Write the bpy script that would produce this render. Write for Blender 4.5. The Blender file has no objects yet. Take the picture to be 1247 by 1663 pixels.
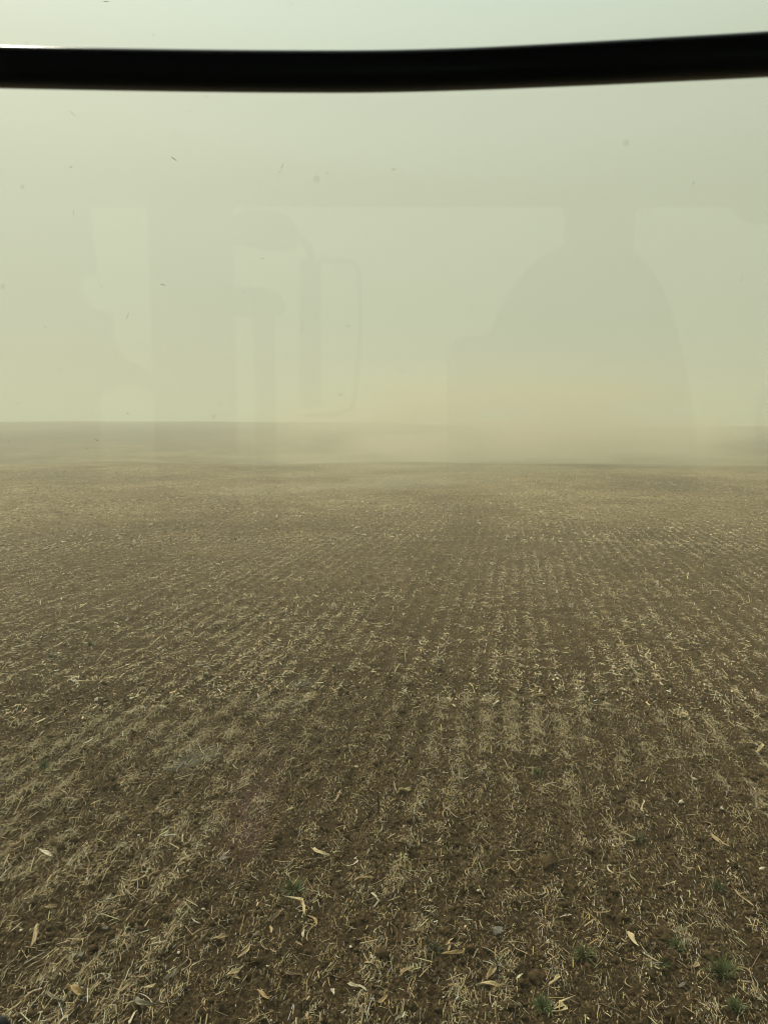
import bpy, bmesh, math, random
import numpy as np
from mathutils import Vector, Matrix, Euler, noise as mnoise

R = math.radians
random.seed(7)
rng = np.random.default_rng(11)
scene = bpy.context.scene
C = scene.collection

# ------------------------------------------------------------------ camera
PW, PH, F = 1247.0, 1663.0, 1250.0          # photograph size and focal length in its pixels
EYE = Vector((0.0, 0.0, 3.0))
PITCH = R(6.0)
camd = bpy.data.cameras.new('camera')
camd.sensor_fit = 'VERTICAL'
camd.sensor_height = 36.0
camd.sensor_width = 27.0
camd.lens = 36.0 * F / PH
camd.clip_start = 0.02
camd.clip_end = 6000.0
camd.dof.use_dof = True
camd.dof.focus_distance = 6.0
camd.dof.aperture_fstop = camd.lens / 3.6
cam = bpy.data.objects.new('camera', camd)
C.objects.link(cam)
cam.location = EYE
cam.rotation_euler = (R(90) - PITCH, 0, 0)
scene.camera = cam

# ------------------------------------------------------------------ sky, sun, exposure
SUN_EL, SUN_AZ = R(46), R(-38)               # azimuth from +Y, negative = to the left
world = bpy.data.worlds.new('World')
scene.world = world
world.use_nodes = True
nt = world.node_tree
nt.nodes.clear()
wo = nt.nodes.new('ShaderNodeOutputWorld')
tc = nt.nodes.new('ShaderNodeTexCoord')
sx = nt.nodes.new('ShaderNodeSeparateXYZ')
nt.links.new(tc.outputs['Generated'], sx.inputs[0])
ramp = nt.nodes.new('ShaderNodeValToRGB')
ramp.color_ramp.interpolation = 'EASE'
els = ramp.color_ramp.elements
els[0].position = 0.0; els[0].color = (.44, .472, .358, 1)
els[1].position = 1.0; els[1].color = (.84, .92, .84, 1)
for p, c in ((.12, (.455, .50, .395, 1)), (.27, (.505, .55, .425, 1)), (.36, (.56, .615, .49, 1)), (.47, (.63, .73, .63, 1))):
    e = els.new(p); e.color = c
nt.links.new(sx.outputs['Z'], ramp.inputs['Fac'])
mx = nt.nodes.new('ShaderNodeMath'); mx.operation = 'MULTIPLY_ADD'   # brighter towards the veiled sun
mx.inputs[1].default_value = -.11; mx.inputs[2].default_value = 1.0
nt.links.new(sx.outputs['X'], mx.inputs[0])
vm = nt.nodes.new('ShaderNodeVectorMath'); vm.operation = 'SCALE'
nt.links.new(ramp.outputs['Color'], vm.inputs[0]); nt.links.new(mx.outputs[0], vm.inputs['Scale'])
bg1 = nt.nodes.new('ShaderNodeBackground'); bg1.inputs['Strength'].default_value = .90
nt.links.new(vm.outputs[0], bg1.inputs['Color'])
sky = nt.nodes.new('ShaderNodeTexSky')
sky.sky_type = 'NISHITA'; sky.sun_disc = False
sky.sun_elevation = SUN_EL; sky.sun_rotation = SUN_AZ
sky.dust_density = 8.0; sky.air_density = 1.0
bg2 = nt.nodes.new('ShaderNodeBackground'); bg2.inputs['Strength'].default_value = .05
nt.links.new(sky.outputs[0], bg2.inputs['Color'])
mixw = nt.nodes.new('ShaderNodeMixShader'); mixw.inputs[0].default_value = .12
nt.links.new(bg1.outputs[0], mixw.inputs[1]); nt.links.new(bg2.outputs[0], mixw.inputs[2])
nt.links.new(mixw.outputs[0], wo.inputs['Surface'])

sd = bpy.data.lights.new('sun', 'SUN')
sd.energy = 2.6; sd.angle = R(9); sd.color = (1.0, .93, .80)
sun = bpy.data.objects.new('sun', sd); C.objects.link(sun)
d = Vector((math.sin(SUN_AZ) * math.cos(SUN_EL), math.cos(SUN_AZ) * math.cos(SUN_EL), math.sin(SUN_EL)))
sun.rotation_euler = d.to_track_quat('Z', 'Y').to_euler()
sun.location = (0, 0, 60)

scene.view_settings.view_transform = 'Standard'
scene.view_settings.look = 'None'
scene.view_settings.exposure = 0.40
scene.view_settings.gamma = 1.0
scene.view_settings.use_curve_mapping = False
scene.render.engine = 'CYCLES'
cy = scene.cycles
cy.use_denoising = True; cy.denoising_prefilter = 'ACCURATE'
cy.filter_width = 1.1
cy.max_bounces = 6; cy.diffuse_bounces = 2; cy.glossy_bounces = 3
cy.transmission_bounces = 2; cy.volume_bounces = 2; cy.transparent_max_bounces = 12
cy.volume_step_rate = 1.0; cy.volume_max_steps = 96
cy.caustics_reflective = False; cy.caustics_refractive = False

# ------------------------------------------------------------------ helpers
def ray(px, py):
    v = Vector(((px - PW / 2) / F, 1.0, (PH / 2 - py) / F))
    return Matrix.Rotation(-PITCH, 3, 'X') @ v

def at_y(px, py, y):                          # point of that sight line on the plane at distance y
    r = ray(px, py); return EYE + r * (y / r.y)

def tag(o, label=None, cat=None, group=None, kind=None):
    if label: o['label'] = label
    if cat: o['category'] = cat
    if group: o['group'] = group
    if kind: o['kind'] = kind
    return o

def link(name, me, m=None, parent=None, loc=(0, 0, 0), rot=(0, 0, 0)):
    o = bpy.data.objects.new(name, me); C.objects.link(o)
    if m is not None and len(me.materials) == 0: me.materials.append(m)
    o.location = loc; o.rotation_euler = rot
    if parent: o.parent = parent
    return o

def from_bm(name, bm, m=None, parent=None, loc=(0, 0, 0), rot=(0, 0, 0), smooth=True):
    me = bpy.data.meshes.new(name); bm.to_mesh(me); bm.free()
    if smooth: me.polygons.foreach_set('use_smooth', [True] * len(me.polygons))
    return link(name, me, m, parent, loc, rot)

# --- numpy gradient noise
_perm = np.random.default_rng(3).permutation(4096)
_ang = np.random.default_rng(4).uniform(0, 2 * np.pi, 4096)
_gx, _gy = np.cos(_ang), np.sin(_ang)
def pn(x, y, seed=0):
    xi = np.floor(x).astype(np.int64); yi = np.floor(y).astype(np.int64)
    xf = x - xi; yf = y - yi
    u = xf * xf * xf * (xf * (xf * 6 - 15) + 10); v = yf * yf * yf * (yf * (yf * 6 - 15) + 10)
    def g(a, b, dx, dy):
        h = _perm[(_perm[(a + seed * 131) & 4095] + b) & 4095]
        return _gx[h] * dx + _gy[h] * dy
    n00 = g(xi, yi, xf, yf); n10 = g(xi + 1, yi, xf - 1, yf)
    n01 = g(xi, yi + 1, xf, yf - 1); n11 = g(xi + 1, yi + 1, xf - 1, yf - 1)
    a = n00 + u * (n10 - n00); b = n01 + u * (n11 - n01)
    return (a + v * (b - a)) * 1.41

def sstep(a, b, x):
    t = np.clip((x - a) / (b - a), 0, 1); return t * t * (3 - 2 * t)

ROW = R(9.7)                                   # drill rows run a little to the right
RDX, RDY = math.sin(ROW), math.cos(ROW)

def terrain(x, y):                             # the large form of the land
    r = np.hypot(x, y)
    z = 0.05 * pn(x / 9, y / 9, 9) * sstep(3, 14, r) + .25 * pn(x / 45, y / 45, 21) * sstep(20, 60, r)
    az = np.arctan2(x, np.maximum(y, 1e-3))
    front = sstep(-10, 20, y)
    edge = 77 + 8 * pn(az * 4 + 5, y * 0, 5)
    z = z - (.95 + .35 * pn(az * 5, y * 0 + 2, 6)) * sstep(edge - 4, edge + 20, r) * front
    top = 6.9 - 2.6 * sstep(-.05, .22, az) + .6 * sstep(.22, .34, az) + .5 * pn(az * 6 + 3, y * 0, 2)
    z = z + (top + .4) * (sstep(88, 300, r) * .75 + .25 * sstep(84, 170, r)) * front
    z = z + .30 * pn(x / 60 + y / 200, y / 55, 33) * sstep(130, 200, r) * front
    z = z - 9.0 * sstep(300, 700, r) * front
    return z

def clods(x, y, fine=True):                    # crumbs, clods and drill ridges
    r = np.hypot(x, y)
    v = x * RDY - y * RDX
    wob = .03 * pn(x / 2.5, y / 2.5, 13)
    amp = 1 - .7 * sstep(14, 40, r)
    z = .010 * np.cos((v + wob) * 2 * np.pi / .25) * amp * (1 - sstep(30, 50, r))
    z = z + .022 * pn(x / .42, y / .42, 14)
    z = z + .040 * np.maximum(pn(x / .13 + 9, y / .13, 15), 0) * (.6 + pn(x / .9, y / .9, 19)) * (1 - .7 * sstep(12, 30, r))
    if fine:
        z = z + .034 * np.abs(pn(x / .068, y / .068, 16)) * amp
        z = z + .020 * np.maximum(pn(x / .034, y / .034, 17), 0) * amp
    return z

def hgt(x, y):
    return terrain(x, y) + clods(x, y)

def h1(x, y):
    return float(hgt(np.array([x], float), np.array([y], float))[0])

def on_ground(px, py):                         # walk the sight line down to the soil
    r = ray(px, py); t = (0 - EYE.z) / r.z
    for _ in range(4):
        p = EYE + r * t
        t = (h1(p.x, p.y) - EYE.z) / r.z
    return EYE + r * t

# --- materials
def mat(name, col=(.5, .5, .5), rough=.8, spec=.3, metal=0.0, noise_scale=0, noise_amt=0.0, bump=0.0):
    m = bpy.data.materials.new(name); m.use_nodes = True
    n = m.node_tree; b = n.nodes['Principled BSDF']
    b.inputs['Base Color'].default_value = (*col, 1); b.inputs['Roughness'].default_value = rough
    b.inputs['Specular IOR Level'].default_value = spec; b.inputs['Metallic'].default_value = metal
    if noise_scale:
        t = n.nodes.new('ShaderNodeTexCoord'); k = n.nodes.new('ShaderNodeTexNoise')
        k.inputs['Scale'].default_value = noise_scale; k.inputs['Detail'].default_value = 6
        n.links.new(t.outputs['Object'], k.inputs['Vector'])
        r = n.nodes.new('ShaderNodeValToRGB')
        r.color_ramp.elements[0].position = .3; r.color_ramp.elements[1].position = .7
        r.color_ramp.elements[0].color = (*[c * (1 - noise_amt) for c in col], 1)
        r.color_ramp.elements[1].color = (*[min(c * (1 + noise_amt), 1) for c in col], 1)
        n.links.new(k.outputs['Fac'], r.inputs[0]); n.links.new(r.outputs[0], b.inputs['Base Color'])
        if bump:
            bp = n.nodes.new('ShaderNodeBump'); bp.inputs['Strength'].default_value = bump
            bp.inputs['Distance'].default_value = .004
            n.links.new(k.outputs['Fac'], bp.inputs['Height']); n.links.new(bp.outputs[0], b.inputs['Normal'])
    return m

def residue_mat():                             # straw: its own colour per piece, from an attribute
    m = mat('dry_residue', rough=.75, spec=.25)
    n = m.node_tree; b = n.nodes['Principled BSDF']
    a = n.nodes.new('ShaderNodeAttribute'); a.attribute_name = 'tone'
    k = n.nodes.new('ShaderNodeTexNoise'); k.inputs['Scale'].default_value = 60; k.inputs['Detail'].default_value = 3
    t = n.nodes.new('ShaderNodeTexCoord'); n.links.new(t.outputs['Object'], k.inputs['Vector'])
    mr = n.nodes.new('ShaderNodeMapRange'); mr.inputs[1].default_value = .3; mr.inputs[2].default_value = .7
    mr.inputs[3].default_value = .72; mr.inputs[4].default_value = 1.15
    n.links.new(k.outputs['Fac'], mr.inputs[0])
    v = n.nodes.new('ShaderNodeVectorMath'); v.operation = 'SCALE'
    n.links.new(a.outputs['Color'], v.inputs[0]); n.links.new(mr.outputs[0], v.inputs['Scale'])
    n.links.new(v.outputs[0], b.inputs['Base Color'])
    return m

def husk_mat(name, c1, c2):                    # leaf sheath: veins run lengthwise (local X)
    m = mat(name, c1, .6, .35)
    n = m.node_tree; b = n.nodes['Principled BSDF']
    t = n.nodes.new('ShaderNodeTexCoord'); mp = n.nodes.new('ShaderNodeMapping')
    mp.inputs['Scale'].default_value = (8, 260, 60)
    n.links.new(t.outputs['Object'], mp.inputs[0])
    k = n.nodes.new('ShaderNodeTexNoise'); k.inputs['Scale'].default_value = 1; k.inputs['Detail'].default_value = 3
    n.links.new(mp.outputs[0], k.inputs['Vector'])
    k2 = n.nodes.new('ShaderNodeTexNoise'); k2.inputs['Scale'].default_value = 22; k2.inputs['Detail'].default_value = 4
    n.links.new(t.outputs['Object'], k2.inputs['Vector'])
    ad = n.nodes.new('ShaderNodeMath'); ad.operation = 'MULTIPLY_ADD'; ad.inputs[1].default_value = .5
    n.links.new(k.outputs['Fac'], ad.inputs[0])
    h = n.nodes.new('ShaderNodeMath'); h.operation = 'MULTIPLY'; h.inputs[1].default_value = .5
    n.links.new(k2.outputs['Fac'], h.inputs[0]); n.links.new(h.outputs[0], ad.inputs[2])
    r = n.nodes.new('ShaderNodeValToRGB')
    r.color_ramp.elements[0].position = .36; r.color_ramp.elements[1].position = .6
    r.color_ramp.elements[0].color = (*c2, 1); r.color_ramp.elements[1].color = (*c1, 1)
    n.links.new(ad.outputs[0], r.inputs[0]); n.links.new(r.outputs[0], b.inputs['Base Color'])
    bp = n.nodes.new('ShaderNodeBump'); bp.inputs['Strength'].default_value = .4; bp.inputs['Distance'].default_value = .002
    n.links.new(k.outputs['Fac'], bp.inputs['Height']); n.links.new(bp.outputs[0], b.inputs['Normal'])
    return m

def soil_mat():
    m = mat('soil', rough=.95, spec=.12)
    n = m.node_tree; L = n.links; b = n.nodes['Principled BSDF']
    g = n.nodes.new('ShaderNodeNewGeometry')
    def noise(scale, detail=4, rot=0.0, sc=(1, 1, 1), rough=.55):
        mp = n.nodes.new('ShaderNodeMapping'); mp.inputs['Scale'].default_value = sc
        mp.inputs['Rotation'].default_value = (0, 0, rot); mp.vector_type = 'POINT'
        L.new(g.outputs['Position'], mp.inputs[0])
        k = n.nodes.new('ShaderNodeTexNoise'); k.inputs['Scale'].default_value = scale
        k.inputs['Detail'].default_value = detail; k.inputs['Roughness'].default_value = rough
        L.new(mp.outputs[0], k.inputs['Vector']); return k.outputs['Fac']
    def rng_(v, a, b2, c, d2, clamp=True):
        r = n.nodes.new('ShaderNodeMapRange'); r.clamp = clamp
        for i, q in enumerate((a, b2, c, d2)): r.inputs[i + 1].default_value = q
        L.new(v, r.inputs[0]); return r.outputs[0]
    def mul(a, b2, op='MULTIPLY'):
        k = n.nodes.new('ShaderNodeMath'); k.operation = op
        for i, q in enumerate((a, b2)):
            if isinstance(q, (int, float)): k.inputs[i].default_value = q
            else: L.new(q, k.inputs[i])
        return k.outputs[0]
    def mixc(f, a, b2):
        k = n.nodes.new('ShaderNodeMix'); k.data_type = 'RGBA'
        if isinstance(f, float): k.inputs[0].default_value = f
        else: L.new(f, k.inputs[0])
        for i, q in ((6, a), (7, b2)):
            if isinstance(q, tuple): k.inputs[i].default_value = (*q, 1)
            else: L.new(q, k.inputs[i])
        return k.outputs[2]
    # soil crumbs
    crumb = rng_(noise(45, 8, rough=.7), .32, .68, 0, 1)
    damp = rng_(noise(1.3, 4), .35, .65, 0, 1)
    soil = mixc(crumb, (.016, .0098, .0036), (.108, .071, .031))
    soil = mixc(mul(damp, .35), soil, (.040, .025, .011))
    # fine litter between the pieces, too small to model
    lit = rng_(noise(75, 6, -ROW, (1, .35, 1), .7), .53, .61, 0, 1)
    clump = rng_(noise(4.5, 4), .38, .6, .1, 1)
    litm = mul(lit, clump)
    # residue beyond the modelled pieces
    ln = n.nodes.new('ShaderNodeVectorMath'); ln.operation = 'LENGTH'; L.new(g.outputs['Position'], ln.inputs[0])
    far = rng_(ln.outputs['Value'], 9, 34, 0, 1)
    res = rng_(noise(11, 8, -ROW, (1, .5, 1), .8), .44, .58, 0, 1)
    patch = rng_(noise(.11, 4, -ROW, (1, .8, 1), .6), .36, .64, 0, 1)
    patch2 = rng_(noise(.6, 4), .3, .7, .55, 1.15)
    rf = mul(mul(mul(res, patch2), rng_(patch, 0, 1, .35, 1.15)), far)
    cov = mul(mul(litm, .6), mul(rf, 1.0), 'MAXIMUM')
    straw = mixc(rng_(noise(30, 3), .35, .65, 0, 1), (.36, .27, .135), (.60, .47, .25))
    col = mixc(cov, soil, straw)
    # worked strips on the hill across the dip
    hill = rng_(ln.outputs['Value'], 110, 150, 0, 1)
    strip = rng_(noise(.045, 5, R(62), (1, .10, 1), .6), .40, .62, 0, 1)
    hc = mixc(strip, (.060, .044, .024), (.150, .115, .064))
    col = mixc(mul(hill, .7), col, hc)
    L.new(col, b.inputs['Base Color'])
    bp = n.nodes.new('ShaderNodeBump'); bp.inputs['Strength'].default_value = 1.0; bp.inputs['Distance'].default_value = .028
    vo = n.nodes.new('ShaderNodeTexVoronoi'); vo.inputs['Scale'].default_value = 34; L.new(g.outputs['Position'], vo.inputs['Vector'])
    L.new(mul(noise(38, 8, rough=.75), mul(vo.outputs['Distance'], -.55), 'ADD'), bp.inputs['Height']); L.new(bp.outputs[0], b.inputs['Normal'])
    return m

M_soil = soil_mat()
M_res = residue_mat()
M_stone = mat('grey_stone', (.15, .135, .11), .85, .3, noise_scale=30, noise_amt=.3, bump=.6)
M_clod = mat('soil_lump', (.068, .0455, .021), .95, .1, noise_scale=55, noise_amt=.45, bump=.9)
M_grass = mat('green_blades', (.075, .098, .026), .6, .3, noise_scale=12, noise_amt=.4)
M_grass2 = mat('dull_green_blades', (.060, .072, .032), .7, .2, noise_scale=12, noise_amt=.4)
M_husk = {
    'cream': husk_mat('cream_husk', (.60, .50, .29), (.36, .27, .13)),
    'white': husk_mat('white_husk', (.62, .56, .41), (.38, .31, .19)),
    'tan': husk_mat('tan_husk', (.45, .34, .18), (.24, .16, .075)),
    'gold': husk_mat('gold_husk', (.40, .29, .13), (.22, .14, .055)),
    'brown': husk_mat('brown_husk', (.20, .135, .065), (.10, .064, .032)),
    'grey': husk_mat('grey_husk', (.24, .21, .145), (.14, .12, .08)),
    'rust': husk_mat('rust_stalk', (.17, .085, .04), (.09, .045, .022)),
    'dark': husk_mat('dark_stalk', (.06, .04, .022), (.035, .024, .015)),
}

# ------------------------------------------------------------------ ground sheet, out to the horizon
def build_ground():
    A = R(41)
    fine_a = np.linspace(-A, A, 660)
    coarse_a = np.linspace(A, 2 * np.pi - A, 64)[1:-1]
    ang = np.concatenate([fine_a, coarse_a]); na = len(ang)
    rad = np.concatenate([
        np.geomspace(.3, 2.9, 10, endpoint=False),
        np.geomspace(2.9, 13, 470, endpoint=False),
        np.geomspace(13, 60, 140, endpoint=False),
        np.geomspace(60, 330, 90, endpoint=False),
        np.geomspace(330, 3000, 24)])
    nr = len(rad)
    a, r = np.meshgrid(ang, rad)
    x = (r * np.sin(a)).ravel(); y = (r * np.cos(a)).ravel()
    z = hgt(x, y)
    co = np.empty((nr * na + 1, 3)); co[:-1, 0] = x; co[:-1, 1] = y; co[:-1, 2] = z; co[-1] = (0, 0, 0)
    i = np.arange(nr - 1)[:, None] * na; j = np.arange(na)[None, :]; j2 = (j + 1) % na
    q = np.stack([i + j, i + na + j, i + na + j2, i + j2], -1).reshape(-1, 4)
    tri = np.stack([np.arange(na), (np.arange(na) + 1) % na, np.full(na, nr * na)], -1)[:, [0, 1, 2]]
    me = bpy.data.meshes.new('ground')
    nv = len(co); nq = len(q); n3 = len(tri)
    me.vertices.add(nv); me.vertices.foreach_set('co', co.ravel())
    me.loops.add(nq * 4 + n3 * 3)
    me.loops.foreach_set('vertex_index', np.concatenate([q[:, ::-1].ravel(), tri[:, ::-1].ravel()]).astype(np.int32))
    me.polygons.add(nq + n3)
    ls = np.concatenate([np.arange(nq) * 4, nq * 4 + np.arange(n3) * 3]).astype(np.int32)
    me.polygons.foreach_set('loop_start', ls)
    me.polygons.foreach_set('use_smooth', np.ones(nq + n3, bool))
    me.update(calc_edges=True); me.validate()
    if me.polygons[1000].normal.z < 0: me.flip_normals()
    o = link('ground', me, M_soil)
    o['kind'] = 'structure'
build_ground()

# ------------------------------------------------------------------ loose residue (uncountable)
PAL = np.array([(.46, .375, .225), (.40, .315, .18), (.28, .225, .135), (.31, .27, .185), (.38, .265, .12),
                (.17, .12, .065), (.58, .51, .36), (.22, .19, .13)])
PW_ = np.array([.23, .2, .17, .11, .05, .12, .05, .07])

def density(x, y):
    v = x * RDY - y * RDX
    wob = .03 * pn(x / 2.5, y / 2.5, 13)
    row = .5 - .5 * np.cos((v + wob) * 2 * np.pi / .25 + 2.6)
    r = np.hypot(x, y)
    cr_, sr_ = math.cos(.67), math.sin(.67)
    xr, yr = x * cr_ - y * sr_ + .12 * pn(x / .5, y / .5, 51), x * sr_ + y * cr_ + .12 * pn(x / .5, y / .5, 52)
    a = .54 + .75 * pn(xr / .24, yr / .24, 41) + .55 * pn(xr / .8 + 3, yr / .8, 42) + .35 * pn(xr / 3.1, yr / 3.1, 43) + .35 * pn(v / .5, (x * RDX + y * RDY) / 4, 53)
    a = a + .20 * (sstep(4.5, 11, r) - .5)
    a = a - .42 * np.exp(-((v + 1.45) / .55) ** 2)               # barer wheel track
    a = a + .06 * sstep(-2.0, -3.0, v) * (1 - sstep(9, 14, r))
    a = a + .65 * pn(v / 5, (x * RDX + y * RDY) / 9, 44) * sstep(10, 24, r)
    return np.clip(sstep(.0, 1.15, a), .16, 1) * (.18 + .82 * row ** 1.3)

def scatter(n, r0, r1, half, power=1.0):
    xs, ys = [], []
    got = 0
    while got < n:
        k = n * 3
        u = rng.random(k)
        r = (r0 ** (2 * power) + u * (r1 ** (2 * power) - r0 ** (2 * power))) ** (.5 / power)
        a = rng.uniform(-half, half, k)
        x, y = r * np.sin(a), r * np.cos(a)
        ok = rng.random(k) < density(x, y)
        xs.append(x[ok]); ys.append(y[ok]); got += int(ok.sum())
    return np.concatenate(xs)[:n], np.concatenate(ys)[:n]

def residue(name, n, r0, r1, half, lmed, lsig, w, segs, tube, label, power=1.0, bright=1.0):
    x, y = scatter(n, r0, r1, half, power)
    yaw = np.where(rng.random(n) < .68, ROW + rng.normal(0, .38, n), rng.uniform(0, np.pi, n))
    yaw = yaw + np.where(rng.random(n) < .5, np.pi, 0)
    Ln = np.clip(lmed * np.exp(rng.normal(0, lsig, n)), lmed * .25, lmed * 4)
    wd = w * np.exp(rng.normal(0, .38, n))
    dx, dy = np.sin(yaw), np.cos(yaw)
    lift = np.where(rng.random(n) < .09, rng.uniform(.25, .9, n), np.abs(rng.normal(0, .07, n)))
    bend = rng.normal(0, .05, n) + (rng.random(n) < .10) * rng.normal(0, .13, n)
    arch = rng.normal(.01, .022, n)
    roll = rng.normal(0, .6, n)
    K = segs + 1
    t = np.linspace(-.5, .5, K)[None, :]
    px = x[:, None] + Ln[:, None] * (t * dx[:, None] + bend[:, None] * (t * t - .08) * dy[:, None] * 2)
    py = y[:, None] + Ln[:, None] * (t * dy[:, None] - bend[:, None] * (t * t - .08) * dx[:, None] * 2)
    if segs > 1:
        g = hgt(px.ravel(), py.ravel()).reshape(px.shape)
        lin = g[:, :1] + (g[:, -1:] - g[:, :1]) * (t + .5)
        base = lin + np.maximum((g - lin).max(1, keepdims=True) * .5, 0)
    elif tube:
        g0 = hgt(px[:, 0], py[:, 0]); g1 = hgt(px[:, 1], py[:, 1])
        base = g0[:, None] + (g1 - g0)[:, None] * (t + .5) + .002
    else:
        base = hgt(x, y)[:, None] + 0 * t
    pz = base + .0035 + rng.uniform(0, .007, n)[:, None] + Ln[:, None] * (t + .5) * lift[:, None] + Ln[:, None] * arch[:, None] * (1 - 4 * t * t)
    nx, ny = dy[:, None], -dx[:, None]
    cr, sr = np.cos(roll)[:, None], np.sin(roll)[:, None]
    taper = (1 - .55 * np.abs(t) * 2 * (rng.random(n) < .6)[:, None])
    hw = wd[:, None] * .5 * taper
    P = np.stack([px, py, pz], -1)
    side = np.stack([nx * cr + 0 * t, ny * cr + 0 * t, sr + 0 * t], -1) * hw[..., None]
    up = np.stack([-nx * sr + 0 * t, -ny * sr + 0 * t, cr + 0 * t], -1) * hw[..., None]
    if tube:
        V = np.stack([P + side, P + up * .8, P - side], 2); S = 3
    else:
        V = np.stack([P + side, P - side], 2); S = 2
    co = V.reshape(-1, 3)
    b0 = np.arange(n)[:, None, None] * (K * S) + np.arange(segs)[None, :, None] * S
    if tube:
        s = np.arange(S)[None, None, :]; s2 = (s + 1) % S
        q = np.stack([b0 + s, b0 + s2, b0 + S + s2, b0 + S + s], -1).reshape(-1, 4)
    else:
        q = np.stack([b0 + 0, b0 + 1, b0 + S + 1, b0 + S], -1).reshape(-1, 4)
    me = bpy.data.meshes.new(name)
    me.vertices.add(len(co)); me.vertices.foreach_set('co', co.ravel())
    me.loops.add(len(q) * 4); me.loops.foreach_set('vertex_index', q.ravel().astype(np.int32))
    me.polygons.add(len(q)); me.polygons.foreach_set('loop_start', (np.arange(len(q)) * 4).astype(np.int32))
    me.update(calc_edges=True)
    tone = PAL[rng.choice(len(PAL), n, p=PW_)] * (rng.uniform(.55, 1.55, n))[:, None] * bright
    tone = np.clip(tone * np.array([1, .98, .95]), 0, .74)
    at = me.attributes.new('tone', 'FLOAT_COLOR', 'POINT')
    c4 = np.ones((n, K * S, 4)); c4[:, :, :3] = tone[:, None, :]
    at.data.foreach_set('color', c4.ravel())
    o = link(name, me, M_res)
    tag(o, label, 'straw', kind='stuff')
    return o

HALF = R(40)
residue('straw_litter', 72000, 2.9, 8.6, HALF, .027, .6, .0030, 1, True,
        'short broken straw bits strewn over the bare soil in the foreground', bright=1.5)
residue('straw_litter', 13000, 2.9, 8.6, HALF, .050, .5, .0032, 3, True,
        'longer bent straws tangled among the broken bits in the foreground', bright=1.4)
residue('straw_litter', 150000, 8.3, 22, HALF, .038, .6, .0072, 1, False,
        'pale straw bits thickly strewn along the drill rows in the middle of the field', power=.75, bright=1.42)
residue('straw_litter', 150000, 21, 68, R(33), .062, .5, .016, 1, False,
        'fine pale residue covering the distant part of the near field', power=.6, bright=1.4)
residue('crop_chips', 90000, 2.9, 14, HALF, .011, .6, .0042, 1, False,
        'tiny pale crop chips sprinkled between the straws on the soil', power=.7, bright=1.05)

def crumbs(n, r0, r1):
    u = rng.random(n); r = (r0 ** 1.4 + u * (r1 ** 1.4 - r0 ** 1.4)) ** (1 / 1.4); a = rng.uniform(-HALF, HALF, n)
    x, y = r * np.sin(a), r * np.cos(a)
    bm = bmesh.new(); bmesh.ops.create_icosphere(bm, subdivisions=1, radius=1)
    bv = np.array([v.co[:] for v in bm.verts]); bf = np.array([[v.index for v in f.verts] for f in bm.faces]); bm.free()
    sz = np.clip(.0068 * np.exp(rng.normal(0, .55, n)), .003, .030)
    V = bv[None] * (1 + rng.normal(0, .22, (n, len(bv), 1))) * sz[:, None, None] * np.array([1, 1, .8]) * rng.uniform(.7, 1.3, (n, 1, 3))
    V[:, :, 0] += x[:, None]; V[:, :, 1] += y[:, None]; V[:, :, 2] += (hgt(x, y) + sz * .25)[:, None]
    me = bpy.data.meshes.new('soil_crumbs'); q = (bf[None] + np.arange(n)[:, None, None] * len(bv)).reshape(-1, 3)
    me.vertices.add(n * len(bv)); me.vertices.foreach_set('co', V.ravel())
    me.loops.add(len(q) * 3); me.loops.foreach_set('vertex_index', q.ravel().astype(np.int32))
    me.polygons.add(len(q)); me.polygons.foreach_set('loop_start', (np.arange(len(q)) * 3).astype(np.int32))
    me.update(calc_edges=True)
    tag(link('soil_crumbs', me, M_clod), 'crumbs of dark earth covering the soil surface in the foreground', 'soil', kind='stuff')
crumbs(26000, 3.0, 9.5)

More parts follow.
